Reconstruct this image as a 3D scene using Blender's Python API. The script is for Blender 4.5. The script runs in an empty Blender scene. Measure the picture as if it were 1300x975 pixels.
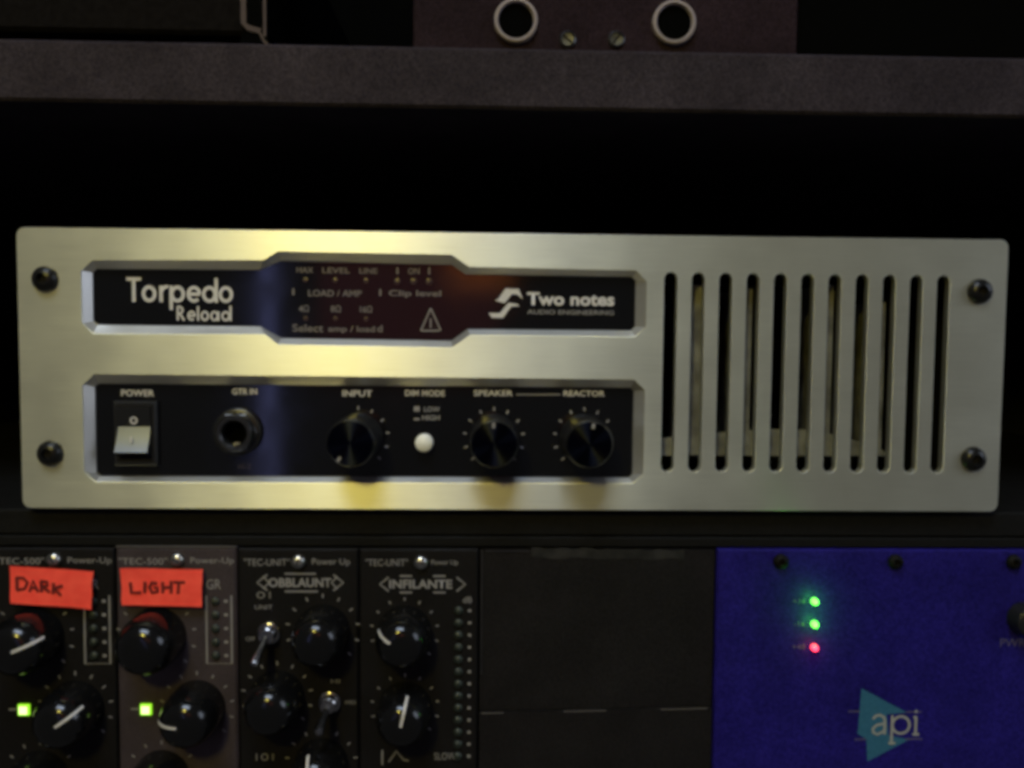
import bpy, bmesh, math, random
from mathutils import Vector, Matrix
random.seed(7)
S = 0.001                       # everything below is written in millimetres
scene = bpy.context.scene
COL = scene.collection

# ------------------------------------------------------------------ camera, world, lamps, exposure
cam_d = bpy.data.cameras.new('camera')
cam = bpy.data.objects.new('camera', cam_d); COL.objects.link(cam)
cam.location = (-9.561*S, -262.837*S, 10.981*S)
cam.rotation_euler = (1.5156055, -0.0093753, -0.0271510)
cam_d.sensor_width = 36.0; cam_d.lens = 36.0*1050/1300
cam_d.clip_start = 0.01; cam_d.clip_end = 20
scene.camera = cam

world = bpy.data.worlds.new('World'); scene.world = world; world.use_nodes = True
bg = world.node_tree.nodes['Background']
bg.inputs['Color'].default_value = (0.92, 0.93, 1.0, 1); bg.inputs['Strength'].default_value = 0.055

def area_lamp(name, loc, target, power, color, sx, sy=None, spread=180):
    d = bpy.data.lights.new(name, 'AREA'); d.energy = power; d.color = color
    if sy: d.shape = 'RECTANGLE'; d.size = sx*S; d.size_y = sy*S
    else: d.shape = 'DISK'; d.size = sx*S
    d.spread = math.radians(spread)
    o = bpy.data.objects.new(name, d); COL.objects.link(o)
    o.location = Vector(loc)*S
    o.rotation_euler = (Vector(target)-Vector(loc)).to_track_quat('-Z', 'Y').to_euler()
    return o
area_lamp('warm_room_lamp', (-190, -600, 350), (-40, 0, 0), 1.75, (1.0, 0.83, 0.14), 80)
area_lamp('white_ceiling_lamp', (-150, -560, 900), (-60, 0, -20), 6.2, (0.70, 0.82, 1.0), 500, 360)
area_lamp('side_room_lamp', (1250, -520, 420), (-60, 0, -20), 3.6, (0.74, 0.83, 1.0), 700)
area_lamp('blue_door_light', (-246, -620, -10), (-79, 0, 0), 0.042, (0.38, 0.42, 1.0), 14, 420)
area_lamp('added_red_reflection', (-95, -620, 75), (-60, 0, 0), 0.028, (1.0, 0.14, 0.20), 190, 210)  # added source for the window's red reflection, no real lamp
area_lamp('added_orange_reflection', (-20, -620, 92), (-20, 0, 20), 0.015, (1.0, 0.28, 0.04), 70, 60)  # added stand-in for a warm-lit hand reflected in the window

scene.view_settings.view_transform = 'Standard'
scene.view_settings.look = 'None'
scene.view_settings.exposure = 0.0
scene.view_settings.gamma = 1.0
scene.view_settings.use_curve_mapping = False
scene.render.engine = 'CYCLES'
scene.cycles.use_light_tree = False
scene.cycles.use_denoising = True
scene.cycles.use_adaptive_sampling = True
scene.cycles.adaptive_threshold = 0.03
scene.cycles.adaptive_min_samples = 64
scene.cycles.pixel_filter_type = 'BLACKMAN_HARRIS'
scene.cycles.filter_width = 4.0
scene.cycles.max_bounces = 8

# ------------------------------------------------------------------ materials
def new_mat(name):
    m = bpy.data.materials.new(name); m.use_nodes = True
    nt = m.node_tree
    return m, nt, nt.nodes['Principled BSDF']

def mat(name, col, rough=0.5, metal=0.0, spec=0.5, col2=None, nscale=600.0, bump=0.0, bscale=2500.0,
        rvar=0.0, coat=0.0, emit=None, estr=0.0, blotch=0.0):
    m, nt, b = new_mat(name)
    b.inputs['Base Color'].default_value = (*col, 1)
    b.inputs['Roughness'].default_value = rough
    b.inputs['Metallic'].default_value = metal
    b.inputs['Specular IOR Level'].default_value = spec
    b.inputs['Coat Weight'].default_value = coat
    if emit:
        b.inputs['Emission Color'].default_value = (*emit, 1); b.inputs['Emission Strength'].default_value = estr
    tc = nt.nodes.new('ShaderNodeTexCoord')
    if col2:
        n = nt.nodes.new('ShaderNodeTexNoise'); n.inputs['Scale'].default_value = nscale
        n.inputs['Detail'].default_value = 4
        nt.links.new(tc.outputs['Object'], n.inputs['Vector'])
        r = nt.nodes.new('ShaderNodeValToRGB')
        r.color_ramp.elements[0].position = 0.35; r.color_ramp.elements[0].color = (*col, 1)
        r.color_ramp.elements[1].position = 0.65; r.color_ramp.elements[1].color = (*col2, 1)
        nt.links.new(n.outputs['Fac'], r.inputs['Fac']); nt.links.new(r.outputs['Color'], b.inputs['Base Color'])
    if blotch and col2:                                       # uneven, handled paint
        n3 = nt.nodes.new('ShaderNodeTexNoise'); n3.inputs['Scale'].default_value = 38; n3.inputs['Detail'].default_value = 6; n3.inputs['Roughness'].default_value = 0.65
        nt.links.new(tc.outputs['Object'], n3.inputs['Vector'])
        m3 = nt.nodes.new('ShaderNodeMapRange'); m3.inputs['From Min'].default_value = 0.3; m3.inputs['From Max'].default_value = 0.7
        m3.inputs['To Min'].default_value = 1-blotch; m3.inputs['To Max'].default_value = 1+blotch
        nt.links.new(n3.outputs['Fac'], m3.inputs['Value'])
        sc3 = nt.nodes.new('ShaderNodeVectorMath'); sc3.operation = 'SCALE'
        nt.links.new(r.outputs['Color'], sc3.inputs[0]); nt.links.new(m3.outputs['Result'], sc3.inputs['Scale'])
        nt.links.new(sc3.outputs['Vector'], b.inputs['Base Color'])
    if rvar:
        n = nt.nodes.new('ShaderNodeTexNoise'); n.inputs['Scale'].default_value = 90; n.inputs['Detail'].default_value = 5
        nt.links.new(tc.outputs['Object'], n.inputs['Vector'])
        mr = nt.nodes.new('ShaderNodeMapRange'); mr.inputs['To Min'].default_value = max(0.02, rough-rvar); mr.inputs['To Max'].default_value = rough+rvar
        mr.inputs['From Min'].default_value = 0.3; mr.inputs['From Max'].default_value = 0.7
        nt.links.new(n.outputs['Fac'], mr.inputs['Value']); nt.links.new(mr.outputs['Result'], b.inputs['Roughness'])
    if bump:
        n = nt.nodes.new('ShaderNodeTexNoise'); n.inputs['Scale'].default_value = bscale; n.inputs['Detail'].default_value = 3
        nt.links.new(tc.outputs['Object'], n.inputs['Vector'])
        bp = nt.nodes.new('ShaderNodeBump'); bp.inputs['Strength'].default_value = bump; bp.inputs['Distance'].default_value = 0.0001
        nt.links.new(n.outputs['Fac'], bp.inputs['Height']); nt.links.new(bp.outputs['Normal'], b.inputs['Normal'])
    return m

def brushed(name, col, rough, aniso, haze=0.35):
    m, nt, b = new_mat(name)
    b.inputs['Metallic'].default_value = 1.0
    b.inputs['Base Color'].default_value = (*col, 1)
    b.inputs['Anisotropic'].default_value = aniso
    cx = nt.nodes.new('ShaderNodeCombineXYZ'); cx.inputs[2].default_value = 1.0   # horizontal grain spreads highlights upright
    nt.links.new(cx.outputs[0], b.inputs['Tangent'])
    wide = nt.nodes.new('ShaderNodeBsdfGlossy'); wide.inputs['Color'].default_value = (*col, 1); wide.inputs['Roughness'].default_value = 0.75
    mixs = nt.nodes.new('ShaderNodeMixShader'); mixs.inputs[0].default_value = haze
    nt.links.new(b.outputs[0], mixs.inputs[1]); nt.links.new(wide.outputs[0], mixs.inputs[2])
    nt.links.new(mixs.outputs[0], nt.nodes['Material Output'].inputs['Surface'])
    tc = nt.nodes.new('ShaderNodeTexCoord')
    mp = nt.nodes.new('ShaderNodeMapping'); mp.inputs['Scale'].default_value = (60, 60, 4500)
    n = nt.nodes.new('ShaderNodeTexNoise'); n.inputs['Scale'].default_value = 1.0; n.inputs['Detail'].default_value = 4
    nt.links.new(tc.outputs['Object'], mp.inputs['Vector']); nt.links.new(mp.outputs['Vector'], n.inputs['Vector'])
    n2 = nt.nodes.new('ShaderNodeTexNoise'); n2.inputs['Scale'].default_value = 45; n2.inputs['Detail'].default_value = 5
    nt.links.new(tc.outputs['Object'], n2.inputs['Vector'])
    ad = nt.nodes.new('ShaderNodeMath'); ad.operation = 'ADD'
    nt.links.new(n.outputs['Fac'], ad.inputs[0]); nt.links.new(n2.outputs['Fac'], ad.inputs[1])
    mr = nt.nodes.new('ShaderNodeMapRange'); mr.inputs['From Min'].default_value = 0.7; mr.inputs['From Max'].default_value = 1.3
    mr.inputs['To Min'].default_value = rough-0.07; mr.inputs['To Max'].default_value = rough+0.07
    nt.links.new(ad.outputs[0], mr.inputs['Value']); nt.links.new(mr.outputs['Result'], b.inputs['Roughness'])
    cr = nt.nodes.new('ShaderNodeMapRange'); cr.inputs['From Min'].default_value = 0.65; cr.inputs['From Max'].default_value = 1.35
    cr.inputs['To Min'].default_value = 0.86; cr.inputs['To Max'].default_value = 1.08
    nt.links.new(ad.outputs[0], cr.inputs['Value'])
    mx = nt.nodes.new('ShaderNodeVectorMath'); mx.operation = 'SCALE'; mx.inputs[0].default_value = col
    nt.links.new(cr.outputs['Result'], mx.inputs['Scale']); nt.links.new(mx.outputs['Vector'], b.inputs['Base Color'])
    bp = nt.nodes.new('ShaderNodeBump'); bp.inputs['Strength'].default_value = 0.06; bp.inputs['Distance'].default_value = 0.00005
    nt.links.new(n.outputs['Fac'], bp.inputs['Height']); nt.links.new(bp.outputs['Normal'], b.inputs['Normal'])
    return m

def spun(name, col, rough):
    m, nt, b = new_mat(name)
    b.inputs['Metallic'].default_value = 1.0; b.inputs['Base Color'].default_value = (*col, 1)
    b.inputs['Roughness'].default_value = rough; b.inputs['Anisotropic'].default_value = 0.95; b.inputs['Anisotropic Rotation'].default_value = 0.25
    t = nt.nodes.new('ShaderNodeTangent'); t.direction_type = 'RADIAL'; t.axis = 'Y'
    nt.links.new(t.outputs[0], b.inputs['Tangent'])
    return m

M = {}
M['alu'] = brushed('brushed_aluminium', (0.81, 0.80, 0.68), 0.485, 0.86, 0.18)
M['bevel'] = brushed('polished_bevel_aluminium', (0.62, 0.61, 0.59), 0.36, 0.3, 0.3)
M['acrylic'] = mat('black_gloss_acrylic', (0.004, 0.004, 0.005), 0.10, spec=0.5, rvar=0.03)
M['white_ink'] = mat('white_print', (0.56, 0.54, 0.56), 0.6)
M['grey_ink'] = mat('grey_print', (0.23, 0.22, 0.23), 0.6)
M['dim_ink'] = mat('dim_print', (0.15, 0.135, 0.14), 0.6)
M['black_plastic'] = mat('black_plastic', (0.010, 0.010, 0.011), 0.32, rvar=0.05, bump=0.1)
M['gloss_black'] = mat('gloss_black_knob', (0.004, 0.004, 0.0045), 0.13, spec=0.45, rvar=0.03)
M['spun'] = spun('spun_black_cap', (0.008, 0.0095, 0.016), 0.38)
M['rocker'] = mat('lit_rocker_plastic', (0.20, 0.22, 0.27), 0.38, metal=0.5, spec=0.8, rvar=0.04)  # paler colour carries the lamp's sheen on the lower half
M['white_plastic'] = mat('white_plastic', (0.80, 0.80, 0.80), 0.4)
M['screw_black'] = mat('black_screw', (0.006, 0.006, 0.0065), 0.30, metal=0.0, spec=0.3)
M['screw_steel'] = mat('steel_screw', (0.55, 0.54, 0.52), 0.30, metal=1.0, rvar=0.08)
M['chrome'] = mat('chrome', (0.36, 0.35, 0.35), 0.22, metal=1.0, rvar=0.05)
M['dark_metal'] = mat('dark_metal', (0.12, 0.12, 0.12), 0.35, metal=1.0, rvar=0.08)
M['dull_metal'] = mat('dull_zinc_sheet', (0.20, 0.20, 0.19), 0.7, metal=0.3, col2=(0.09, 0.09, 0.085), nscale=160, rvar=0.1)
M['led_off'] = mat('unlit_led', (0.04, 0.022, 0.024), 0.3)
M['led_off_green'] = mat('unlit_green_led', (0.02, 0.026, 0.022), 0.35)
M['black_paint'] = mat('black_paint', (0.005, 0.005, 0.005), 0.6, spec=0.1, col2=(0.008, 0.0075, 0.0075), nscale=900, bump=0.25, rvar=0.05)
M['void'] = mat('matt_black_lining', (0.010, 0.0095, 0.010), 0.9, spec=0.05, col2=(0.016, 0.015, 0.0155), nscale=700)
M['lining'] = mat('charcoal_foam_lining', (0.05, 0.047, 0.05), 0.95, spec=0.05, col2=(0.08, 0.075, 0.08), nscale=300, bump=0.4, bscale=900)
M['ring'] = mat('pale_socket_ring', (0.26, 0.22, 0.23), 0.5, spec=0.2, rvar=0.1)
M['case_black'] = mat('case_black', (0.0045, 0.0038, 0.0038), 0.9, spec=0.02, col2=(0.007, 0.006, 0.006), nscale=500)
M['bare_metal_glint'] = mat('bare_edge_and_glint', (0.12, 0.11, 0.11), 0.5, metal=0.3, spec=0.3)  # bare top edge, and the glints painted along the blank plates' seam
M['pitch'] = mat('pitch_black', (0.002, 0.002, 0.002), 0.9, spec=0.0)
M['dark_face'] = mat('black_module_paint', (0.0045, 0.0040, 0.0045), 0.6, spec=0.15, col2=(0.0075, 0.0066, 0.0072), nscale=1200, bump=0.2, rvar=0.05, blotch=0.3)
M['grey_face'] = mat('brown_grey_module_paint', (0.034, 0.0255, 0.0305), 0.6, spec=0.2, col2=(0.047, 0.036, 0.042), nscale=1200, bump=0.2, rvar=0.05, blotch=0.3)
M['blank_face'] = mat('blank_panel_paint', (0.0040, 0.0035, 0.0040), 0.6, spec=0.15, col2=(0.0135, 0.0120, 0.0130), nscale=1500, bump=0.3, rvar=0.06, blotch=0.3)
M['blue'] = mat('blue_enamel', (0.0080, 0.0055, 0.095), 0.5, spec=0.12, col2=(0.0165, 0.0115, 0.165), nscale=1300, bump=0.15, rvar=0.05, blotch=0.3)
M['teal'] = mat('teal_print', (0.020, 0.105, 0.19), 0.5, col2=(0.028, 0.125, 0.22), nscale=900)
M['pale_ink'] = mat('pale_print', (0.30, 0.30, 0.28), 0.6)
M['lilac_ink'] = mat('faint_print', (0.07, 0.06, 0.13), 0.6)
M['tape'] = mat('orange_red_tape', (0.95, 0.075, 0.055), 0.65, spec=0.2, col2=(1.0, 0.10, 0.068), nscale=260, bump=0.3, bscale=1500, blotch=0.12)
M['marker'] = mat('dark_marker_ink', (0.13, 0.006, 0.006), 0.6)
M['grey_tape'] = mat('worn_grey_tape', (0.012, 0.012, 0.012), 0.6, spec=0.15, col2=(0.026, 0.025, 0.025), nscale=200, bump=0.3)
M['shelf'] = mat('dark_shelf_board', (0.016, 0.0128, 0.0172), 0.85, spec=0.04, col2=(0.038, 0.031, 0.039), nscale=1900, bump=0.3, blotch=0.3)
M['maroon'] = mat('dark_maroon_paint', (0.010, 0.006, 0.008), 0.8, spec=0.03, col2=(0.024, 0.015, 0.020), nscale=1900, bump=0.2, blotch=0.3)
M['edge'] = mat('painted_edge_highlight', (0.060, 0.044, 0.046), 0.6, spec=0.1, rvar=0.1)  # edge highlight of the case put into a paler colour
M['led_lime'] = mat('lit_lime_led', (0.2, 0.3, 0.05), 0.4, emit=(0.30, 0.80, 0.02), estr=1.3)
M['led_core'] = mat('lit_lime_core', (0.5, 0.6, 0.3), 0.4, emit=(0.80, 1.0, 0.42), estr=1.6)
M['led_green'] = mat('lit_green_led', (0.1, 0.4, 0.1), 0.3, emit=(0.16, 1.0, 0.08), estr=3.2)
M['led_red'] = mat('lit_red_led', (0.4, 0.05, 0.1), 0.3, emit=(1.0, 0.045, 0.09), estr=3.6)

# ------------------------------------------------------------------ mesh helpers (local x right, y into the rack, z up; millimetres)
class MB:
    def __init__(self): self.v = []; self.f = []
    def add(self, vs, fs):
        o = len(self.v); self.v += [tuple(p) for p in vs]; self.f += [tuple(i+o for i in f) for f in fs]; return self
    def box(self, x0, x1, y0, y1, z0, z1):
        return self.add([(x0,y0,z0),(x1,y0,z0),(x1,y1,z0),(x0,y1,z0),(x0,y0,z1),(x1,y0,z1),(x1,y1,z1),(x0,y1,z1)],
                        [(0,3,2,1),(4,5,6,7),(0,1,5,4),(1,2,6,5),(2,3,7,6),(3,0,4,7)])
    def plate(self, x0, x1, z0, z1, y0, y1, c=0.5):          # box with chamfered front edge
        vs = [(x0+c,y0,z0+c),(x1-c,y0,z0+c),(x1-c,y0,z1-c),(x0+c,y0,z1-c),
              (x0,y0+c,z0),(x1,y0+c,z0),(x1,y0+c,z1),(x0,y0+c,z1),
              (x0,y1,z0),(x1,y1,z0),(x1,y1,z1),(x0,y1,z1)]
        fs = [(0,1,2,3)]
        for i in range(4):
            j = (i+1) % 4
            fs += [(4+i,4+j,j,i), (8+i,8+j,4+j,4+i)]
        fs += [(11,10,9,8)]
        return self.add(vs, fs)
    def prism(self, poly, y0, y1):                            # poly counter-clockwise seen from the front
        n = len(poly)
        vs = [(x,y0,z) for x,z in poly]+[(x,y1,z) for x,z in poly]
        fs = [tuple(range(n)), tuple(range(2*n-1,n-1,-1))]
        for i in range(n):
            j = (i+1) % n; fs.append((i, n+i, n+j, j))
        return self.add(vs, fs)
    def loft(self, a, ya, b, yb):
        n = len(a); vs = [(x,ya,z) for x,z in a]+[(x,yb,z) for x,z in b]
        return self.add(vs, [(i, n+i, n+(i+1)%n, (i+1)%n) for i in range(n)])
    def lathe(self, prof, seg=40, cx=0, cz=0, cap=True):   # prof: (radius, y) from base (back) to front
        vs = []; fs = []
        k = len(prof)
        for r, y in prof:
            for i in range(seg):
                a = 2*math.pi*i/seg
                vs.append((cx+r*math.cos(a), y, cz+r*math.sin(a)))
        for j in range(k-1):
            for i in range(seg):
                i2 = (i+1) % seg
                fs.append((j*seg+i, j*seg+i2, (j+1)*seg+i2, (j+1)*seg+i))
        if cap and prof[-1][0] > 1e-6: fs.append(tuple(range((k-1)*seg, k*seg)))
        return self.add(vs, fs)
    def ribbon(self, pts, w, y, dy=0.0, close=False):         # flat stroke with square joints
        n = len(pts); vs = []; fs = []
        for i in range(n):
            if close: a = pts[i-1]; b = pts[(i+1) % n]
            else: a = pts[max(i-1,0)]; b = pts[min(i+1,n-1)]
            dx, dz = b[0]-a[0], b[1]-a[1]; l = math.hypot(dx,dz) or 1
            nx, nz = -dz/l*w/2, dx/l*w/2
            vs += [(pts[i][0]+nx, y, pts[i][1]+nz), (pts[i][0]-nx, y, pts[i][1]-nz)]
        for i in range(n if close else n-1):
            j = (i+1) % n
            fs.append((2*i, 2*i+1, 2*j+1, 2*j))
        return self.add(vs, fs)
    def build(self, name, material, parent=None, loc=(0,0,0), smooth=False, rot=None):
        me = bpy.data.meshes.new(name)
        me.from_pydata([(x*S,y*S,z*S) for x,y,z in self.v], [], self.f)
        me.update()
        me.materials.append(M[material])
        return link_mesh(name, me, parent, loc, smooth, rot)

def link_mesh(name, me, parent=None, loc=(0,0,0), smooth=False, rot=None):
    if smooth:
        for p in me.polygons: p.use_smooth = True
        try: me.set_sharp_from_angle(angle=math.radians(40))
        except Exception: pass
    o = bpy.data.objects.new(name, me); COL.objects.link(o)
    o.location = Vector(loc)*S
    if rot: o.rotation_euler = rot
    if parent: o.parent = parent
    return o

def tag(o, label, cat, group=None, kind=None):
    if label: o['label'] = label
    if cat: o['category'] = cat
    if group: o['group'] = group
    if kind: o['kind'] = kind
    return o
def thing(name, label, cat, loc=(0,0,0), group=None):
    o = bpy.data.objects.new(name, None); o.empty_display_size = 0.01; COL.objects.link(o)
    o.location = Vector(loc)*S
    return tag(o, label, cat, group)

def text_mesh(body, bold=0.0):
    cu = bpy.data.curves.new('lettering', 'FONT'); cu.body = body; cu.size = 1.0; cu.offset = bold; cu.resolution_u = 3
    o = bpy.data.objects.new('lettering', cu); COL.objects.link(o)
    me = bpy.data.meshes.new_from_object(o)
    bpy.data.objects.remove(o)
    return me
def text(body, x0, x1, z0, z1, y, material, parent, bold=0.0, name='lettering', rot=0.0):
    me = text_mesh(body, bold)
    xs = [v.co.x for v in me.vertices]; ys = [v.co.y for v in me.vertices]
    ax, bx, ay, by = min(xs), max(xs), min(ys), max(ys)
    if z0 is None: z0 = z1-(x1-x0)/(bx-ax)*(by-ay)
    for v in me.vertices:
        u = (v.co.x-ax)/(bx-ax); w = (v.co.y-ay)/max(by-ay,1e-6)
        v.co = ((x0+(x1-x0)*u)*S, y*S, (z0+(z1-z0)*w)*S)
    me.update()
    me.materials.clear(); me.materials.append(M[material])
    return link_mesh(name, me, parent)

def arc(cx, cz, r, a0, a1, n=16):
    return [(cx+r*math.cos(math.radians(a0+(a1-a0)*i/n)), cz+r*math.sin(math.radians(a0+(a1-a0)*i/n))) for i in range(n+1)]

def rounded_rect(x0, x1, z0, z1, r, n=5):
    p = []
    for cx, cz, a in ((x1-r,z1-r,0),(x0+r,z1-r,90),(x0+r,z0+r,180),(x1-r,z0+r,270)):
        p += arc(cx, cz, r, a, a+90, n)
    return p

def holed_plate(outer, holes, depth, bevel=0.2):              # front face at y = 0
    cu = bpy.data.curves.new('front_panel', 'CURVE'); cu.dimensions = '2D'; cu.fill_mode = 'BOTH'
    cu.extrude = (depth/2-bevel)*S; cu.bevel_depth = bevel*S; cu.bevel_resolution = 1; cu.offset = -bevel*S
    for poly in [outer]+holes:
        s = cu.splines.new('POLY'); s.points.add(len(poly)-1); s.use_cyclic_u = True
        for q, (x, z) in zip(s.points, poly): q.co = (x*S, z*S, 0, 1)
    o = bpy.data.objects.new('front_panel', cu); COL.objects.link(o)
    me = bpy.data.meshes.new_from_object(o); bpy.data.objects.remove(o)
    for v in me.vertices: v.co = (v.co.x, -v.co.z+depth/2*S, v.co.y)
    me.update()
    return me

# ------------------------------------------------------------------ the setting: the inside of the rack cabinet
def struct(name, mb, material):
    return tag(mb.build(name, material), None, None, kind='structure')
struct('rack_back_wall', MB().box(-330, 330, 300, 312, -260, 90), 'lining')
struct('rack_upper_back_wall', MB().box(-330, 330, 300, 312, 90.5, 260), 'pitch')  # same wall, blackened here so its colour gives the gap's shade
struct('rack_side_wall_left', MB().box(-330, -318, -4, 300, -260, 260), 'void')
struct('rack_side_wall_right', MB().box(318, 330, -4, 300, -260, 260), 'void')
struct('rack_tray', MB().plate(-317, 317, -53.5, -45.2, 4, 299, 0.6), 'black_paint')
struct('rack_floor', MB().box(-317, 317, 2, 299, -212, -200), 'void')

shelf = thing('shelf_board', 'dark grey-brown shelf board running across above the silver unit', 'shelf', (0, 0, 81))
MB().plate(-317, 317, 0, 18.2, -6, 299, 0.9).build('board', 'shelf', shelf)

# ------------------------------------------------------------------ things standing on the shelf
ZT = 99.3
u = thing('socket_unit', 'dark maroon rack unit with two ringed round sockets, on the shelf board', 'rack unit', (0, 0, ZT))
MB().plate(-34.5, 88.5, 0.1, 44, 6, 9, 0.5).build('faceplate', 'maroon', u)
MB().box(-33.5, 87.5, 9.05, 180, 0.3, 43).build('case', 'black_paint', u)
for x, z in ((-2.0, 12.1), (48.4, 12.5)):
    s = MB().lathe([(6.9, 0), (6.9, -1.6), (6.4, -2.1), (5.9, -2.1), (5.6, -1.7), (5.6, -0.05)], 48, cap=False).build('socket', 'ring', u, (x, 5.98, z), True)
    MB().lathe([(5.6, -0.1), (5.5, -0.5), (0.0, -0.4)], 40).build('socket_hole', 'pitch', s, (0, 0, 0), True)
for x, z in ((14.6, 6.9), (30.1, 7.2)):
    s = MB().lathe([(2.6, 0), (2.6, -0.7), (2.1, -1.1), (1.9, -0.6), (0.0, -0.5)], 28).build('screw', 'dark_metal', u, (x, 5.98, z), True)
    MB().box(-1.9, 1.9, -0.75, -0.55, -0.3, 0.3).build('slot', 'void', s, (0, 0, 0), rot=(0, 0.7 if x < 20 else 2.2, 0))

k = thing('equipment_case', 'black case with pale edge highlights painted on its corner trim, at the left end of the shelf', 'case', (0, 0, ZT))
MB().plate(-240, -88.5, 8.0, 60, 10, 180, 1.2).build('body', 'case_black', k)
tr = MB(); tr.prism([(-88.3, 60), (-88.3, 10.6), (-86.8, 9.4), (-83.2, 8.2), (-81.6, 9.2), (-81.6, 60)], 8.5, 180)
tr.build('corner_trim', 'pitch', k)
e = MB()
e.ribbon([(-88.6, 60), (-88.6, 11.0), (-87.0, 9.6), (-83.2, 8.6)], 1.7, 8.42)
e.ribbon([(-81.9, 60), (-81.9, 7.0)], 1.0, 8.40)
e.ribbon([(-83.4, 8.0), (-82.2, 5.6), (-80.8, 4.2), (-79.2, 2.2), (-77.6, 0.7)], 0.8, 8.38)
e.build('edge_highlight', 'edge', k)  # pale strokes painted in for highlights on the corner edges
for x in (-225, -84):
    MB().prism([(x-7, 0.1), (x+6.2, 0.1), (x+1.6, 8.0), (x-5, 8.0)], 8.6, 30).build('foot', 'pitch', k)

b = thing('black_rack_unit', 'plain black faceplate standing on the shelf at its right end', 'rack unit', (0, 0, ZT))
MB().plate(89.6, 230, 0.1, 44, 9, 12, 0.6).build('faceplate', 'pitch', b)
MB().box(90.5, 229, 12.05, 180, 0.3, 43).build('case', 'pitch', b)

# ------------------------------------------------------------------ the silver load box
box = thing('load_box', 'silver brushed-aluminium rack unit with black windows, knobs and vertical vent slots', 'rack unit', (0, 0, -44.6))
OZ = 44.6                                                     # panel centre above the empty
def shift(poly, dz=OZ): return [(x, z+dz) for x, z in poly]
CH = 3.4
w1_out = [(-137.0, 14.6), (-133.4, 11.2), (-80.2, 11.6), (-76.2, 8.4), (-21.4, 7.9), (-15.6, 12.0), (36.8, 11.9), (40.2, 15.2),
          (40.2, 29.4), (36.8, 32.8), (-16.2, 33.3), (-21.8, 37.0), (-76.0, 37.4), (-80.4, 34.6), (-133.4, 34.0), (-137.0, 30.6)]
w1_in = [(-133.5, 15.6), (-132.2, 14.4), (-81.6, 14.4), (-75.2, 10.8), (-21.6, 10.5), (-16.6, 14.2), (35.4, 14.3), (36.7, 15.6),
         (36.7, 29.6), (35.4, 30.8), (-17.2, 31.0), (-21.6, 34.0), (-75.2, 34.6), (-81.6, 31.7), (-132.2, 31.4), (-133.5, 30.2)]
w2_out = [(-137.2, -32.2), (-133.6, -35.6), (36.8, -35.2), (40.2, -32.0), (40.2, -5.2), (36.8, -1.9), (-133.6, -1.5), (-137.2, -5.0)]
w2_in = [(-133.4, -32.2), (-132.2, -33.3), (35.6, -32.9), (36.7, -31.8), (36.7, -5.0), (35.6, -3.9), (-132.2, -3.9), (-133.4, -5.0)]
def seat(poly, k=1.0112):                                     # the inset lies behind the panel face
    return [(-9.6+(x+9.6)*k, 11+(z-11)*k-(0.5 if z < 16 else 0)) for x, z in poly]
w1_in = seat(w1_in); w2_in = seat(w2_in)
slots = []
NS = 11
for i in range(NS):
    x = 47.9+8.80*i
    slots.append(arc(x, 30.3, 2.1, 0, 180, 8)+arc(x, -29.4, 2.1, 180, 360, 8))
outer = rounded_rect(-156.6, 156.6, -44, 44, 2.6)
me = holed_plate(shift(outer), [shift(w1_out), shift(w2_out)]+[shift(s) for s in slots], 3.2, 0.12)
me.materials.append(M['alu'])
panel = link_mesh('front_panel', me, box)
# chamfered window frames: wide sloping faces down to the dark windows, with a thin lip
def grow(poly, d):
    cx = sum(p[0] for p in poly)/len(poly); cz = sum(p[1] for p in poly)/len(poly)
    return [(x+(d if x > cx else -d), z+(d if z > cz else -d)) for x, z in poly]
for o_, i_ in ((w1_out, w1_in), (w2_out, w2_in)):
    m_ = MB(); oo = shift(grow(o_, 0.25)); ii = shift(i_)
    m_.loft(oo, 0.14, ii, 2.9); m_.loft(ii, 2.9, ii, 4.6)
    m_.build('window_bevel', 'bevel', box)
disp = MB().prism(shift(grow(w1_in, 0.5)), 3.4, 5.0).build('display_window', 'acrylic', box)
ctrl = MB().prism(shift(grow(w2_in, 0.5)), 3.4, 5.0).build('control_window', 'acrylic', box)
YW = 3.36

def strokes(name, lst, w, y, material, parent, z_off=0.0):
    m_ = MB()
    for i, (pts, close) in enumerate(lst):
        m_.ribbon([(x, z+z_off) for x, z in pts], w, y-0.008*(i % 5), close=close)
    return m_.build(name, material, parent)
def ring(cx, cz, r): return (arc(cx, cz, r, 0, 345, 23), True)
# product name, geometric round letters: x from -123 to -90
def oval(cx, cz, rx, rz, a0=0, a1=345, n=23): return [(cx+rx*math.cos(math.radians(a0+(a1-a0)*i/n)), cz+rz*math.sin(math.radians(a0+(a1-a0)*i/n))) for i in range(n+1)]
zc, rx, rz = 23.85, 1.75, 2.1
T = [([(-123.1, 28.4), (-118.5, 28.4)], False), ([(-120.8, 28.4), (-120.8, 21.3)], False),
     (oval(-116.1, zc, rx, rz), True),
     ([(-112.4, 21.3), (-112.4, 26.4)], False), (oval(-110.6, 24.0, 1.7, 2.1, 165, 75, 6), False),
     ([(-109.3, 26.4), (-109.3, 18.9)], False), (oval(-107.3, zc, 1.8, rz), True),
     (oval(-102.2, zc, rx, rz, 0, 315, 20), False), ([(-103.9, zc), (-100.3, zc)], False),
     (oval(-97.4, zc, 1.8, rz), True), ([(-95.3, 21.3), (-95.3, 28.9)], False), (oval(-92.3, zc, rx, rz), True)]
strokes('lettering', T, 1.0, YW, 'white_ink', disp, OZ)
zb = 15.6; h = 4.5; zc, rx, rz = 17.1, 1.0, 1.25
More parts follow.
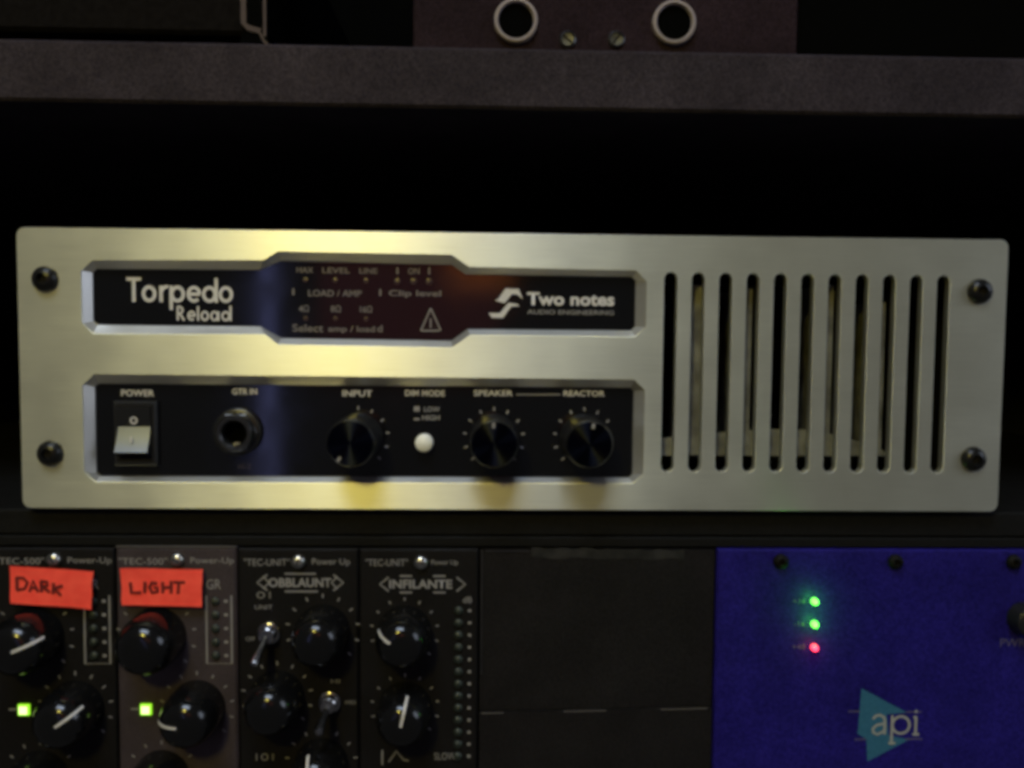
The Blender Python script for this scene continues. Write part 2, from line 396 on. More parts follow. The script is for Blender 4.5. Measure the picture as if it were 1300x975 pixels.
R_ = [([(-107.3, zb), (-107.3, zb+h)], False), (oval(-107.0, zb+h-1.3, 1.2, 1.1, 100, -100, 10), False), ([(-106.7, zb+2.2), (-105.3, zb)], False),
      (oval(-103.0, zc, rx, rz, 0, 310, 16), False), ([(-104.0, zc), (-101.9, zc)], False),
      ([(-101.0, zb), (-101.0, zb+h)], False), (oval(-98.9, zc, rx, rz), True), (oval(-95.9, zc, rx, rz), True), ([(-94.7, zb), (-94.7, zb+2.9)], False),
      (oval(-92.4, zc, 1.1, rz), True), ([(-90.9, zb), (-90.9, zb+h+0.2)], False)]
strokes('lettering', R_, 0.62, YW, 'white_ink', disp, OZ)
# display legends and lamps
def dtext(s, x0, x1, z0, z1, ink='dim_ink', bold=0.012): return text(s, x0, x1, z0+OZ, z1+OZ, YW, ink, disp, bold)
dtext('MAX', -70.3, -65.0, 30.9, 32.6); dtext('LEVEL', -62.2, -53.6, 30.9, 32.6); dtext('LINE', -50.6, -45.0, 30.9, 32.6)
dtext('I', -39.0, -38.4, 30.9, 33.0); dtext('ON', -35.4, -31.8, 30.9, 32.8); dtext('I', -29.0, -28.4, 30.9, 33.0)
dtext('I', -71.6, -71.0, 23.9, 26.0); dtext('LOAD / AMP', -66.6, -50.0, 23.6, 25.6); dtext('I', -44.4, -43.8, 23.9, 26.0)
dtext('Clip level', -41.4, -25.0, 23.4, 25.8)
dtext('4\u03a9', -69.6, -66.4, 18.7, 20.8); dtext('8\u03a9', -59.6, -56.4, 18.7, 20.8); dtext('16\u03a9', -50.4, -46.6, 18.7, 20.8)
dtext('Select', -71.6, -62.0, 12.4, 14.8); dtext('amp / load', -60.4, -45.8, 12.0, 14.4); dtext('d', -45.0, -43.4, 12.6, 14.8)
for x in (-67.4, -58.1, -48.5):
    MB().lathe([(0.9, 0), (0.8, -0.35), (0.0, -0.5)], 16).build('led_indicator', 'led_off', disp, (x, YW, 28.6+OZ), True)
    MB().lathe([(0.8, 0), (0.7, -0.3), (0.0, -0.4)], 16).build('led_indicator', 'led_off', disp, (x, YW, 16.6+OZ), True)
for x in (-38.7, -33.6, -28.7):
    MB().lathe([(1.1, 0), (1.0, -0.35), (0.0, -0.5)], 16).build('led_indicator', 'led_off', disp, (x, YW, 28.5+OZ), True)
strokes('warning_triangle', [([(-31.3, 13.1), (-28.2, 20.2)], False), ([(-28.2, 20.2), (-25.0, 13.3)], False), ([(-28.2, 14.0), (-28.2, 17.0)], False), ([(-31.0, 13.1), (-25.4, 13.2)], False)],
        0.42, YW, 'grey_ink', disp, OZ)
# maker's mark: two folded slanting bars, and the name
lg = MB()
up = [(-7.9, 22.9), (-4.9, 22.1), (-2.6, 24.9), (-0.9, 24.9), (0.9, 23.4), (-0.5, 26.6), (-4.6, 26.7), (-6.9, 23.4)]
dn = [(-9.9, 18.9), (-8.9, 17.4), (-5.4, 17.4), (-2.8, 21.0), (-0.2, 21.2), (-0.9, 21.8), (-3.6, 22.2), (-6.4, 18.9)]
lg.prism(shift(up), YW, YW+0.03); lg.prism(shift(dn), YW, YW+0.03)
lg.build('logo_mark', 'white_ink', disp)
text('Two notes', 2.2, 30.0, 21.5+OZ, 25.6+OZ, YW, 'white_ink', disp, 0.03)
text('AUDIO ENGINEERING', 2.3, 29.9, 18.7+OZ, 20.1+OZ, YW, 'grey_ink', disp, 0.01)

# control legends
def ctext(s, x0, x1, z0, z1, ink='white_ink', bold=0.02): return text(s, x0, x1, z0+OZ, z1+OZ, YW, ink, ctrl, bold)
ctext('POWER', -125.2, -115.0, -8.3, -6.3); ctext('GTR IN', -90.6, -82.8, -7.6, -5.6)
ctext('INPUT', -56.0, -46.6, -7.9, -5.9); ctext('DIM MODE', -36.2, -23.6, -7.6, -5.7)
ctext('SPEAKER', -14.4, -2.0, -7.4, -5.5); ctext('REACTOR', 14.2, 27.4, -7.3, -5.4)
MB().ribbon([(-0.9, -6.9+OZ), (13.2, -6.8+OZ)], 0.42, YW).build('link_line', 'grey_ink', ctrl)
MB().box(-33.4, -31.6, YW-0.02, YW, -12.5+OZ, -10.9+OZ).build('legend_mark', 'grey_ink', ctrl)
ctext('LOW', -30.2, -25.2, -12.6, -11.0, 'grey_ink'); MB().box(-33.4, -31.6, YW-0.02, YW, -15.3+OZ, -14.7+OZ).build('legend_mark', 'grey_ink', ctrl)
ctext('HIGH', -30.8, -25.2, -15.3, -13.7, 'grey_ink')
ctext('Hi-Z', -88.8, -84.8, -31.2, -29.8, 'lilac_ink', 0.0)

# rocker switch
sw = MB(); sw.plate(-127.0, -113.6, -30.2+OZ, -9.8+OZ, 1.4, 4.0, 0.5)
sw = sw.build('rocker_switch', 'black_plastic', box)
MB().box(-125.9, -114.7, 1.36, 1.45, -28.6+OZ, -11.0+OZ).build('switch_well', 'void', sw)
rk = MB(); x0, x1 = -125.4, -115.2
prof = [(1.2, -11.6), (0.1, -11.8), (0.95, -17.6), (-0.2, -21.5), (-2.3, -25.4), (-1.9, -26.0), (1.2, -26.6)]
n = len(prof)
vs = [(x0, y, z+OZ) for y, z in prof]+[(x1, y, z+OZ) for y, z in prof]
rk.add(vs, [(i, i+1, n+i+1, n+i) for i in range(n-1)]+[tuple(range(n-1, -1, -1)), tuple(range(n, 2*n))])
pd = MB(); pv = []; yy = 0.86
for i in range(9):
    zz = -17.7-7.7*i/8
    pv += [(x0+0.1, yy, zz+OZ), (x1-0.1, yy, zz+OZ)]
    yy -= 7.7/8*math.tan(math.radians(15+17*i/8))
pd.add(pv, [(2*i+2, 2*i+3, 2*i+1, 2*i) for i in range(8)])
rk.build('rocker', 'black_plastic', sw); pd.build('rocker_lit_face', 'rocker', sw, smooth=True)  # lower face made paler, lamp sheen put into its colour
MB().ribbon(arc(-120.2, -15.7+OZ, 0.95, 0, 330, 14), 0.45, 0.30, close=True).build('off_mark', 'white_ink', sw)
d_ = MB(); d_.ribbon([(-120.3, -22.4+OZ), (-120.3, -20.6+OZ)], 0.5, -1.6); d_.build('on_mark', 'white_ink', sw)

# input jack
jk = MB().lathe([(7.6, 3.4), (7.6, 1.6), (7.0, 1.2), (6.0, 1.2), (5.9, -1.6), (5.4, -2.2), (4.4, -2.2), (3.9, -1.7), (3.8, 3.2)], 48, cap=False).build('input_jack', 'black_plastic', box, (-88.7, 0, -19.4+OZ), True)
MB().lathe([(3.82, 3.1), (2.6, 3.05), (0.0, 3.0)], 32).build('jack_hole', 'pitch', jk, smooth=True)
MB().lathe([(6.9, 1.2), (6.85, 0.2), (6.5, 0.0), (6.0, 0.05)], 6, cap=False).build('jack_nut', 'dark_metal', jk)
MB().box(-0.9, 0.9, 1.2, 2.6, -3.7, -3.2).build('jack_contact', 'screw_steel', jk)

# knobs of the load box, each with its printed scale
def scale_ring(r, a0, a1, n, ln, w, y, skip=()):
    m_ = MB()
    for i in range(n):
        if i in skip: continue
        a = math.radians(a0+(a1-a0)*i/(n-1)); c, s_ = math.cos(a), math.sin(a)
        m_.ribbon([(c*r, s_*r), (c*(r+ln), s_*(r+ln))], w, y)
    return m_
def box_knob(x, z, ang):
    kb = MB().lathe([(7.9, 3.3), (7.9, 2.0), (7.6, 1.6), (7.5, -10.6), (7.2, -12.0), (6.9, -12.4)], 56).build('knob', 'black_plastic', box, (x, 0, z+OZ), True)
    MB().lathe([(6.95, -12.38), (6.8, -12.7), (0.0, -12.75)], 64).build('knob_cap', 'spun', kb, (0, 0, 0), True)
    a = math.radians(ang); c, s_ = math.cos(a), math.sin(a)
    MB().ribbon([(c*5.0, s_*5.0), (c*6.7, s_*6.7)], 0.9, -12.82).build('pointer', 'grey_ink', kb)
    return kb
for x, z, ang, skip in ((-51.0, -20.9, 235, (2, 3, 4)), (-7.9, -20.9, 92, ()), (20.9, -20.8, 80, (9, 10, 8))):
    box_knob(x, z, ang)
    sc = scale_ring(8.9, 225, -45, 11, 1.2, 0.55, 0, skip).build('knob_scale', 'grey_ink', ctrl, (x, YW, z+OZ))
pb = MB().lathe([(2.9, 3.3), (2.9, 1.6), (2.7, 1.4), (2.6, 0.2), (2.2, -0.2), (0.0, -0.4)], 32).build('push_button', 'white_plastic', box, (-30.0, 0, -22.4+OZ), True)
def seat_point(x, z, k=1.0128): return (-0.0096+(x+0.0096)*k, (11+OZ)*S+(z-(11+OZ)*S)*k)
def seat_object(o):                                           # printed matter and controls stand on the inset plane
    if o.location.length < 1e-7:
        for v in o.data.vertices: v.co.x, v.co.z = seat_point(v.co.x, v.co.z)
    else: o.location.x, o.location.z = seat_point(o.location.x, o.location.z)
for o in list(COL.objects):
    if o.parent in (disp, ctrl, sw): seat_object(o)
    elif o.parent == box and o.name.split('.')[0] in ('rocker_switch', 'input_jack', 'knob', 'push_button'): seat_object(o)
# rack screws in the panel corners
for x, z in ((-147.9, 28.0), (-147.5, -26.6), (147.7, 27.4), (147.8, -26.8)):
    s = MB().lathe([(4.1, 0), (4.0, -0.7), (3.5, -1.7), (2.5, -2.4), (1.6, -2.6), (1.5, -1.2)], 32).build('screw', 'screw_black', box, (x, 0, z+OZ), True)
    MB().lathe([(1.55, -1.3), (0.0, -1.25)], 6).build('hex_socket', 'void', s)
# the chassis behind the panel, seen through the vent slots
ch = MB()
ch.box(-150, 150, 6, 7.5, 36+OZ, 42+OZ); ch.box(-150, 150, 6, 7.5, -42+OZ, -36+OZ)
ch.box(-150, -148.5, 5.2, 180, -42+OZ, 42+OZ); ch.box(148.5, 150, 5.2, 180, -42+OZ, 42+OZ)
ch.box(-150, 150, 7.6, 180, 40.5+OZ, 42+OZ); ch.box(-150, 150, 7.6, 180, -42+OZ, -40.5+OZ); ch.box(-148, 148, 178, 180, -40+OZ, 40+OZ)
ch.build('chassis', 'black_paint', box)
hs = MB(); hs.prism(shift([(44, -27.4), (127, -27.2), (118, -23.5), (100, -18.6), (82, -18.4), (66, -19.8), (44, -22.0)]), 8.4, 9.4)
hs.build('heatsink_flange', 'dull_metal', box)
for xa, xb, zt in ((56.6, 60.5, 29), (73.9, 76.6, 28), (101.4, 103.6, 29.5), (119.6, 121.0, 24)):
    MB().box(xa, xb, 7.6, 40, -26.9+OZ, zt+OZ).build('heatsink_fin', 'dull_metal', box)

# ------------------------------------------------------------------ the module frame below
YM = 2.0
fr = thing('module_frame', 'black frame with a narrow top lip that holds the row of modules', 'rack frame', (0, 0, -199.8))
FZ = 199.8
m_ = MB(); m_.plate(-205, 205, -57.0+FZ, -53.7+FZ, 3.4, 8, 0.4); m_.build('top_rail', 'black_paint', fr)
m_ = MB(); m_.box(-205, 205, 8.1, 180, -56.0+FZ, -54.2+FZ); m_.box(-205, 205, 8.1, 180, 0.2, 2); m_.box(-205, 205, 170, 172, 2.1, -56.1+FZ); m_.build('shell', 'void', fr)
m_ = MB(); m_.plate(-205, 205, 2.2, 8, 3.4, 8, 0.4); m_.build('bottom_rail', 'black_paint', fr)
ZTOP = -57.4; ZBOT = -191.0

def module(name, label, x0, x1, face, ztop=ZTOP, group='modules in the frame', cat='module', chamfer=0.5):
    t = thing(name, label, cat, (x0, YM, ZBOT), group)
    w = x1-x0; h = ztop-ZBOT
    MB().plate(0.25, w-0.25, 0, h, 0, 2.4, chamfer).build('faceplate', face, t)
    MB().box(3, w-3, 2.45, 120, 4, h-6).build('card_case', 'void', t)
    return t
def mpos(t, x, z): return (x-t.location.x/S, z-ZBOT)
def mod_screw(t, x, z, mt='screw_steel', r=2.3):
    px, pz = mpos(t, x, z)
    s = MB().lathe([(r, 0), (r*0.97, -0.9), (r*0.75, -1.6), (r*0.4, -1.9), (0, -1.95)], 26).build('screw', mt, t, (px, 0, pz), True)
    a = random.uniform(0, 3)
    MB().box(-r*0.55, r*0.55, -2.05, -1.7, -0.22, 0.22).build('slot', 'void', s, rot=(0, a, 0))
KP = [(0.985, 9.0), (0.97, 7.2), (0.935, 5.4), (0.87, 3.7), (0.78, 2.2), (0.66, 1.0), (0.52, 0.3), (0.38, 0.05), (0.0, 0.0)]
def mod_knob(t, x, z, ang, r=8.6, h=15.0, ring_r=10.6, pointer=True, ink='grey_ink', plen=(1.2, 7.4), skip=(), dash=1.3):
    px, pz = mpos(t, x, z)
    kb = MB().lathe([(r, 0), (r, -1.2), (r*0.985, -2.4)]+[(r*q_, -h+d_) for q_, d_ in KP], 48).build('knob', 'gloss_black', t, (px, 0, pz), True)
    a = math.radians(ang); c, s_ = math.cos(a), math.sin(a)
    if pointer:
        p = MB(); w = 0.42; nx, nz = -s_*w, c*w
        path = [(plen[0], -h-0.03), (r*0.38, -h), (r*0.53, -h+0.24), (r*0.67, -h+0.94), (r*0.79, -h+2.1), (r*0.88, -h+3.6), (r*0.945, -h+5.3)]
        vs = []
        for rr, y in path: vs += [(c*rr+nx, y-0.04, s_*rr+nz), (c*rr-nx, y-0.04, s_*rr-nz)]
        p.add(vs, [(2*i, 2*i+1, 2*i+3, 2*i+2) for i in range(len(path)-1)])
        p.build('pointer', 'white_ink', kb)
    sr = scale_ring(ring_r, 222, -42, 11, dash, 0.45, -0.04, skip)
    sr.build('knob_scale', ink, t, (px, 0, pz))
    return kb
def mtext(t, s, x0, x1, z0, z1, ink='grey_ink', bold=0.0):
    px0, pz0 = mpos(t, x0, z0); px1, pz1 = mpos(t, x1, z1)
    return text(s, px0, px1, pz0, pz1, -0.05, ink, t, bold)
def meter(t, x0, x1, z0, z1, ink):
    px0, pz0 = mpos(t, x0, z0); px1, pz1 = mpos(t, x1, z1)
    mt = MB().ribbon([(px0, pz1), (px0, pz0), (px1, pz0), (px1, pz1)], 0.55, -0.05)
    mt.f.append((6, 7, 1, 0)); mt = mt.build('meter_frame', ink, t)
    for i in range(5):
        zz = pz0+2.6+i*(pz1-pz0-4.5)/4
        MB().lathe([(1.4, 0), (1.3, -0.5), (0.9, -0.9), (0, -1.0)], 16).build('meter_lamp', 'led_off_green', t, (px0+2.9, -0.02, zz), True)
        MB().box(px1-2.4, px1-1.2, -0.06, -0.03, zz-0.45, zz+0.45).build('meter_mark', ink, t)
def toggle(t, x, z, dx, dz):
    px, pz = mpos(t, x, z)
    tg = MB().lathe([(3.6, 0), (3.6, -1.2), (3.2, -1.5), (2.9, -1.5), (2.8, -3.8), (2.3, -4.3), (1.6, -4.3)], 28).build('toggle_switch', 'chrome', t, (px, 0, pz), True)
    lv = MB(); prof = [(1.0, 0.0), (1.05, 3), (1.5, 9.5), (1.3, 10.6), (0.6, 11.1), (0, 11.15)]
    d = Vector((dx, -11, dz)).normalized(); a_ = d.orthogonal().normalized(); b_ = d.cross(a_)
    vs = []; fs = []; sg = 16
    for rr, q in prof:
        for i in range(sg):
            an = 2*math.pi*i/sg; p = Vector((0, -3.2, 0))+d*q+a_*rr*math.cos(an)+b_*rr*math.sin(an); vs.append(tuple(p))
    for j in range(len(prof)-1):
        for i in range(sg): fs.append((j*sg+i, j*sg+(i+1) % sg, (j+1)*sg+(i+1) % sg, (j+1)*sg+i))
    lv.add(vs, fs).build('lever', 'chrome', tg, smooth=True)

P = 38.85
def channel(label, x0, face, ink, ztop, angs, cham):
    t = module('channel_module', label, x0, x0+P, face, ztop, chamfer=cham)
    mod_screw(t, x0+19.9, -60.9)
    mtext(t, '"TEC-500"', x0+1.2, x0+16.6, -62.6, -60.4, ink); mtext(t, 'Power-Up', x0+24.0, x0+37.8, -62.8, -60.2, ink)
    mod_knob(t, x0+12.9, -86.0, angs[0], r=9.6, ring_r=11.6, ink=ink, pointer=angs[0] is not None) if angs[0] is not None else mod_knob(t, x0+12.9, -86.0, 0, r=9.6, ring_r=11.6, ink=ink, pointer=False)
    mod_knob(t, x0+25.6, -109.6, angs[1], r=9.2, ring_r=10.8, ink=ink)
    mod_knob(t, x0+14.0, -132.6, angs[2], r=9.0, ring_r=10.8, ink=ink)
    px, pz = mpos(t, x0+9.3, -110.0)
    MB().plate(px-1.75, px+1.75, pz-1.75, pz+1.75, -1.0, 0.2, 0.3).build('lit_led', 'led_lime', t)
    MB().plate(px-1.25, px+1.25, pz-1.25, pz+1.25, -1.2, -0.9, 0.2).build('lit_led_core', 'led_core', t)
    MB().ribbon([(px-5.0, pz), (px-2.4, pz)], 0.6, -0.05).build('led_line', ink, t)
    meter(t, x0+28.9, x0+36.9, -95.0, -72.6, ink)
    mtext(t, 'GR', x0+29.0, x0+33.6, -70.6, -67.4, ink)
    return t
c1 = channel('black channel module with the tape reading DARK near its top', -167.85, 'dark_face', 'grey_ink', ZTOP, (22, 35, 120), 0.4)
c2 = channel('brown-grey channel module with the tape reading LIGHT and a bright top edge', -129.0, 'grey_face', 'grey_ink', ZTOP+0.4, (None, 172, 195), 0.8)
m_ = MB(); m_.box(0.3, P-0.3, -0.1, 0.9, ZTOP-ZBOT+0.45, ZTOP-ZBOT+0.75); m_.build('lit_bare_top_edge', 'bare_metal_glint', c2)  # bare edge, made paler for the light its chamfer catches

x0 = -90.1
c3 = module('filter_module', 'black module with two chrome toggle switches and large round knobs', x0, x0+P, 'dark_face')
mod_screw(c3, -70.5, -61.4)
mtext(c3, '"TEC-UNIT"', -88.0, -73.4, -62.9, -60.6); mtext(c3, 'Power Up', -66.2, -54.0, -63.1, -60.5)
mtext(c3, 'OBBLAUNT', -80.2, -60.0, -69.9, -66.9, 'grey_ink', 0.03)
q = MB(); ax, az = mpos(c3, -70, -68.4)
q.ribbon([(ax-5, az+2.9), (ax+5, az+2.9)], 0.5, -0.05); q.ribbon([(ax-5, az-2.9), (ax+5.6, az-2.9)], 0.5, -0.05)
for s in (-1, 1):
    q.ribbon([(ax+s*10.6, az+2.6), (ax+s*13.8, az), (ax+s*10.6, az-2.6)], 0.5, -0.05); q.ribbon([(ax+s*11.9, az+2.0), (ax+s*10.0, az), (ax+s*11.9, az-2.0)], 0.45, -0.06)
q.build('title_frame', 'grey_ink', c3)
mtext(c3, 'O I', -84.0, -79.6, -73.6, -71.4); mtext(c3, 'UNIT', -84.6, -79.0, -77.2, -75.8)
mod_knob(c3, -62.8, -84.2, 300, r=8.8, ring_r=10.8, pointer=False)
mod_knob(c3, -77.6, -106.0, 300, r=8.8, ring_r=10.4, pointer=False)
mod_knob(c3, -63.4, -128.6, 105, r=8.8, ring_r=10.6)
toggle(c3, -80.0, -84.8, -2.2, -7.5); toggle(c3, -60.6, -107.6, -1.2, -4.8)
mtext(c3, 'OFF', -87.6, -84.6, -87.6, -86.2); mtext(c3, 'HI', -60.2, -57.4, -101.6, -100.3); mtext(c3, 'MID', -55.6, -52.2, -108.6, -107.4)
mtext(c3, 'I O I', -84.6, -79.0, -127.4, -125.0)

x0 = -51.25
c4 = module('meter_module', 'black module with a long column of small meter lamps down its right side', x0, x0+P, 'dark_face')
mod_screw(c4, -31.2, -61.6)
mtext(c4, '"TEC-UNIT"', -49.0, -35.4, -62.9, -60.6); mtext(c4, 'Power Up', -27.8, -19.2, -62.9, -60.9)
mtext(c4, 'INFILANTE', -41.4, -21.0, -70.3, -67.4, 'grey_ink', 0.03)
q = MB(); ax, az = mpos(c4, -30.6, -68.9)
for s in (-1, 1):
    q.ribbon([(ax+s*5.4-2, az+2.7), (ax+s*5.4+2, az+2.7)], 0.5, -0.05); q.ribbon([(ax+s*5.4-2, az-2.7), (ax+s*5.4+2, az-2.7)], 0.5, -0.05)
    q.ribbon([(ax+s*11.0, az+2.3), (ax+s*13.8, az), (ax+s*11.0, az-2.3)], 0.5, -0.05)
q.build('title_frame', 'grey_ink', c4)
mod_knob(c4, -36.4, -84.6, 150, r=8.8, ring_r=10.3, dash=1.0, plen=(5.4, 0)); mod_knob(c4, -36.2, -109.8, 78, r=8.8, ring_r=10.3, dash=1.0, plen=(0.5, 0))
for i in range(13):
    zz = -77.6-i*4.05; px, pz = mpos(c4, -18.9, zz)
    MB().lathe([(1.45, 0), (1.35, -0.5), (0.9, -0.9), (0, -1.0)], 16).build('meter_lamp', 'led_off_green', c4, (px, -0.02, pz), True)
    MB().box(px+3.1, px+4.1, -0.06, -0.03, pz-0.45, pz+0.45).build('meter_mark', 'grey_ink', c4)
mtext(c4, 'dB', -17.6, -14.6, -75.0, -73.0); mtext(c4, 'SLOW', -26.6, -19.6, -127.4, -125.0)
q = MB(); ax, az = mpos(c4, -36, -126)
q.ribbon([(ax-7.6, az-3), (ax-7.6, az+2)], 0.5, -0.05); q.ribbon([(ax-5.5, az-2), (ax-3, az+1.6), (ax-0.6, az-1.4), (ax+1, az-1.6)], 0.5, -0.05); q.build('curve_mark', 'grey_ink', c4)

# blank fillers between the modules and the blue supply: an upper plate and a lower plate with glints painted on the seam
bx0, bx1 = -12.2, 65.0
bl = thing('blank_panel', 'plain dark blank plate between the meter lamps and the blue panel, upper one', 'blank panel', (bx0, YM, -111.0), 'blank plates')
w = bx1-bx0
pl = MB(); pl.add([(0.2, 0.6, -0.25), (w-0.2, 0.6, 1.15), (w-0.2, 0.6, 53.4), (0.2, 0.6, 53.4), (0.2, 2.6, -0.25), (w-0.2, 2.6, 1.15), (w-0.2, 2.6, 53.4), (0.2, 2.6, 53.4)],
              [(0, 1, 2, 3), (7, 6, 5, 4), (4, 5, 1, 0), (5, 6, 2, 1), (6, 7, 3, 2), (7, 4, 0, 3)])
pl.build('plate', 'blank_face', bl)
MB().box(0.5, 1.0, 0.2, 0.6, 12, 53.2).build('edge_glint', 'dark_metal', bl)  # pale strip added for the highlight down the plate's edge
MB().box(2.0, 16, 0.3, 0.6, 52.6, 53.3).build('edge_glint', 'dark_metal', bl)  # pale strip added for a glint on the top edge
bl2 = thing('blank_panel', 'plain dark blank plate between the meter lamps and the blue panel, lower one', 'blank panel', (bx0, YM, -191.0), 'blank plates')
pl = MB(); pl.add([(0.2, 0.0, 0), (w-0.2, 0.0, 0), (w-0.2, 0.0, 80.9), (0.2, 0.0, 79.4), (0.2, 2.6, 0), (w-0.2, 2.6, 0), (w-0.2, 2.6, 80.9), (0.2, 2.6, 79.4)],
              [(0, 1, 2, 3), (7, 6, 5, 4), (4, 5, 1, 0), (5, 6, 2, 1), (6, 7, 3, 2), (7, 4, 0, 3)])
pl.build('plate', 'blank_face', bl2)
for xa, xb in ((1.0, 8.2), (28.0, 42.0), (60.0, 75.5)):
    za = 79.4+1.5*xa/w; zb_ = 79.4+1.5*xb/w
    MB().ribbon([(xa, za-0.22), (xb, zb_-0.22)], 0.42, -0.03).build('edge_glint', 'bare_metal_glint', bl2)  # dashes of paler colour painted as glints along the seam
tp = thing('tape_strip', 'worn dark grey tape strip along the top of the blank plate', 'tape', (4.6, YM, -61.5))
q = MB(); pts_t = []; pts_b = []
for i in range(24):
    f = i/23; pts_t.append((f*50, 4.6+0.25*math.sin(i*1.7)+random.uniform(-.15, .15)-f*0.8)); pts_b.append((f*50, 1.2+0.35*math.sin(i*0.9+1)+random.uniform(-.2, .2)-f*0.4))
q.prism(pts_b+pts_t[::-1], 0.45, 0.58); q.build('strip', 'grey_tape', tp)

# blue power panel
bz = thing('supply_panel', 'deep blue supply panel with three lit indicator lamps and a teal triangle emblem', 'module', (65.4, YM, ZBOT), 'modules in the frame')
MB().plate(0, 118, 0, ZTOP-ZBOT+0.2, -0.4, 2.4, 0.5).build('faceplate', 'blue', bz)
MB().box(3, 115, 2.45, 120, 4, 126).build('card_case', 'void', bz)
YB = -0.44
for x in (86.2, 124.2, 163.6):
    px, pz = mpos(bz, x, -61.0)
    s = MB().lathe([(2.5, 0), (2.4, -0.9), (1.6, -1.7), (1.1, -1.8), (1.0, -0.8), (0, -0.8)], 26).build('screw', 'black_paint', bz, (px, -0.4, pz), True)
for x, z, mt in ((97.6, -74.2, 'led_green'), (97.8, -81.8, 'led_green'), (98.0, -89.6, 'led_red')):
    px, pz = mpos(bz, x, z)
    MB().lathe([(1.1, 0), (1.1, -1.0), (0.95, -1.5), (0.6, -1.85), (0, -2.0)], 24).build('indicator_lamp', mt, bz, (px, -0.4, pz), True)
    gl = bpy.data.lights.new('indicator_light', 'POINT'); gl.energy = 0.0036 if mt == 'led_green' else 0.0011
    gl.color = (0.06, 1.0, 0.05) if mt == 'led_green' else (1.0, 0.05, 0.15); gl.shadow_soft_size = 0.0012
    go = bpy.data.objects.new('indicator_light', gl); COL.objects.link(go); go.parent = bz; go.location = Vector((px, -3.7, pz))*S
def btext(s, xa, xb, za, zb_, ink='lilac_ink', bold=0.0):
    a_ = mpos(bz, xa, za); b_ = mpos(bz, xb, zb_)
    return text(s, a_[0], b_[0], a_[1], b_[1], YB-0.03, ink, bz, bold)
btext('+16', 90.6, 94.8, -75.0, -73.4); btext('-16', 91.2, 94.8, -82.6, -81.0); btext('+48', 90.8, 95.2, -90.4, -88.6)
btext('PWR', 160.4, 169.0, -89.6, -86.8)
px, pz = mpos(bz, 167.5, -79.8)
MB().lathe([(5.4, 0), (5.2, -2), (4.6, -5), (3.8, -5.6), (0, -5.6)], 32).build('power_knob', 'black_plastic', bz, (px, -0.4, pz), True)
em = [(114.4, -103.6), (113.6, -118.9), (116.6, -120.9), (117.2, -128.4), (131.0, -121.0), (124.0, -119.6), (123.2, -112.4), (129.8, -111.8)]
em = [mpos(bz, x, z) for x, z in em]
MB().prism(em, YB, YB+0.02).build('triangle_emblem', 'teal', bz)
q = MB()
for xa, xb, z in ((110.2, 114.2, -111.4), (129.6, 134.8, -111.6), (112.6, 116.6, -120.9), (129.6, 135.4, -120.8)):
    a_ = mpos(bz, xa, z); b_ = mpos(bz, xb, z); q.ribbon([a_, b_], 0.55, YB-0.02)
q.build('emblem_line', 'lilac_ink', bz)
# the three letters, drawn as strokes
q = []
def bp_(x, z): return mpos(bz, x, z)
q.append(([bp_(118.6, -114.0), bp_(119.4, -112.9), bp_(120.8, -112.6), bp_(122.2, -113.3), bp_(122.6, -114.6), bp_(122.6, -119.2)], False))
q.append(([bp_(122.5, -115.5), bp_(119.9, -116.0), bp_(118.6, -117.2), bp_(118.9, -118.6), bp_(120.3, -119.2), bp_(122.4, -118.0)], False))
q.append(([bp_(125.0, -112.7), bp_(125.0, -122.2)], False))
q.append((arc(*bp_(128.0, -116.0), 2.9, 0, 345, 20), True))
q.append(([bp_(133.0, -113.3), bp_(133.0, -119.2)], False)); q.append(([bp_(133.0, -111.0), bp_(133.0, -111.9)], False))
q.append(([bp_(132.2, -113.4), bp_(133.3, -113.4)], False)); q.append(([bp_(132.0, -119.2), bp_(134.2, -119.2)], False)); q.append(([bp_(124.0, -122.2), bp_(126.4, -122.2)], False))
strokes('lettering', q, 0.85, YB-0.04, 'pale_ink', bz)

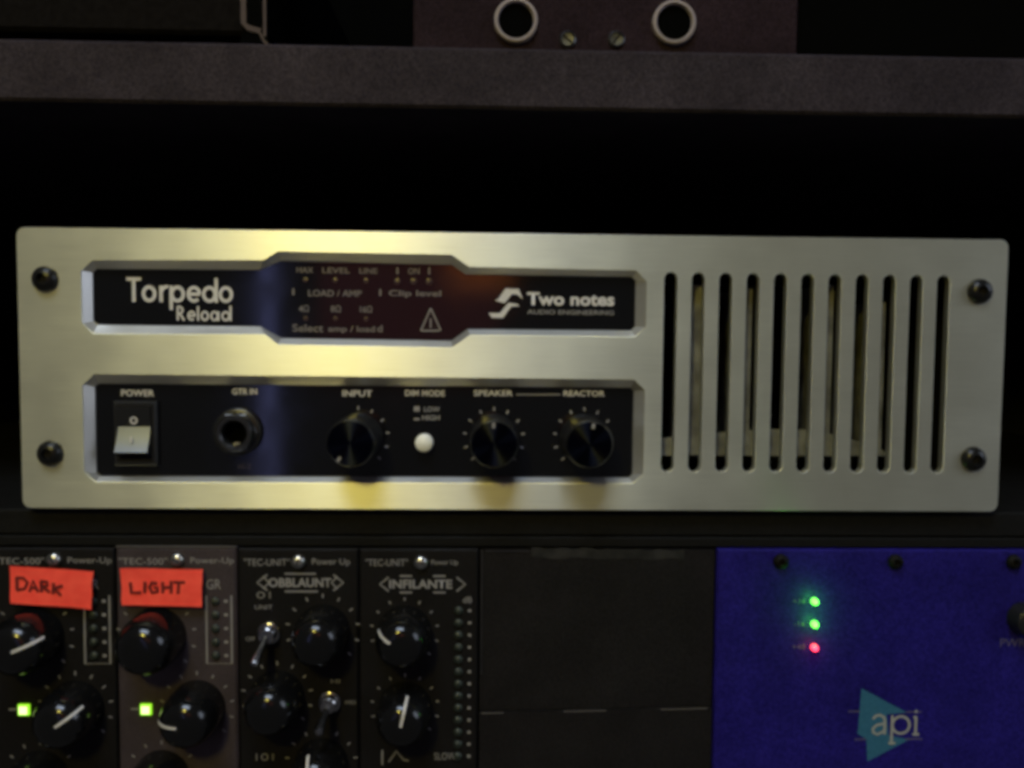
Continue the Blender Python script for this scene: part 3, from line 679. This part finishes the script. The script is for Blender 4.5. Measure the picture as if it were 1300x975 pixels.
# ------------------------------------------------------------------ hand-lettered tape labels stuck over the channel modules
def tape_label(label, corners, lines, w):
    cx = sum(p[0] for p in corners)/4; cz = sum(p[1] for p in corners)/4
    t = thing('tape_label', label, 'tape label', (cx, YM-2.6, cz), 'orange-red tape labels')
    nx, nz = 14, 6; vs = []; fs = []
    A, B, C_, D = [(p[0]-cx, p[1]-cz) for p in corners]       # top-left, top-right, bottom-right, bottom-left
    for layer, dy in ((0, 0.0), (1, 0.22)):
        for j in range(nz+1):
            for i in range(nx+1):
                u_, v_ = i/nx, j/nz
                x = (A[0]*(1-u_)+B[0]*u_)*(1-v_)+(D[0]*(1-u_)+C_[0]*u_)*v_; z = (A[1]*(1-u_)+B[1]*u_)*(1-v_)+(D[1]*(1-u_)+C_[1]*u_)*v_
                if i in (0, nx): x += random.uniform(-0.18, 0.18)
                y = 0.16*math.sin(u_*7+cx)+0.10*math.sin(v_*5+u_*3)+0.08*random.random()-0.9*max(0, u_-0.72)*v_*2.2-0.5*max(0, 0.2-u_)*(1-v_)*3
                vs.append((x, y+dy, z))
    n1 = (nx+1)*(nz+1)
    for j in range(nz):
        for i in range(nx):
            a_ = j*(nx+1)+i
            fs.append((a_, a_+nx+1, a_+nx+2, a_+1)); fs.append((n1+a_, n1+a_+1, n1+a_+nx+2, n1+a_+nx+1))
    rim = [i for i in range(nx+1)]+[(j+1)*(nx+1)-1 for j in range(1, nz+1)]+[nz*(nx+1)+i for i in range(nx-1, -1, -1)]+[j*(nx+1) for j in range(nz-1, 0, -1)]
    for i in range(len(rim)):
        a_, b_ = rim[i], rim[(i+1) % len(rim)]; fs.append((a_, b_, n1+b_, n1+a_))
    MB().add(vs, fs).build('strip', 'tape', t, smooth=True)
    strokes('handwriting', [([(x-cx, z-cz) for x, z in l], False) for l in lines], w, -0.34, 'marker', t)
# DARK: x -159..-145, LIGHT: x -125..-107
X = -158.4; Zb = -70.0
dark = [[(X, Zb), (X, Zb+4.0)], [(X-0.3, Zb+3.9), (X+2.0, Zb+3.8), (X+3.3, Zb+2.4), (X+2.4, Zb+0.4), (X-0.2, Zb-0.1)],
        [(X+3.9, Zb-0.6), (X+5.0, Zb+3.0), (X+6.6, Zb-0.7)], [(X+4.3, Zb+0.7), (X+6.2, Zb+0.6)],
        [(X+7.6, Zb-0.7), (X+7.5, Zb+2.9)], [(X+7.4, Zb+2.8), (X+9.4, Zb+2.6), (X+9.5, Zb+1.4), (X+7.6, Zb+1.0)], [(X+8.0, Zb+1.0), (X+10.2, Zb-0.8)],
        [(X+11.4, Zb+2.3), (X+11.2, Zb-1.3)], [(X+14.2, Zb+1.4), (X+11.4, Zb+0.3)], [(X+11.6, Zb+0.5), (X+13.6, Zb-1.8)]]
tape_label('orange-red tape strip hand-lettered DARK', [(-160.6, -62.4), (-134.8, -64.2), (-135.3, -76.3), (-160.7, -74.4)], dark, 0.95)
X = -123.0; Zb = -70.9
light = [[(X, Zb+3.4), (X+0.3, Zb), (X+3.4, Zb+0.1)], [(X+4.6, Zb+3.6), (X+4.5, Zb)],
         [(X+8.4, Zb+3.1), (X+6.8, Zb+3.3), (X+6.0, Zb+1.8), (X+6.8, Zb+0.1), (X+8.6, Zb+0.4), (X+8.5, Zb+1.7), (X+7.4, Zb+1.6)],
         [(X+10.2, Zb+3.5), (X+10.2, Zb)], [(X+12.9, Zb+3.9), (X+12.8, Zb-0.2)], [(X+10.2, Zb+1.6), (X+12.9, Zb+1.9)],
         [(X+13.6, Zb+3.4), (X+17.2, Zb+3.4)], [(X+15.3, Zb+3.4), (X+15.0, Zb-0.3)]]
tape_label('orange-red tape strip hand-lettered LIGHT', [(-126.2, -63.1), (-100.4, -63.5), (-100.6, -75.5), (-125.8, -75.0)], light, 0.95)
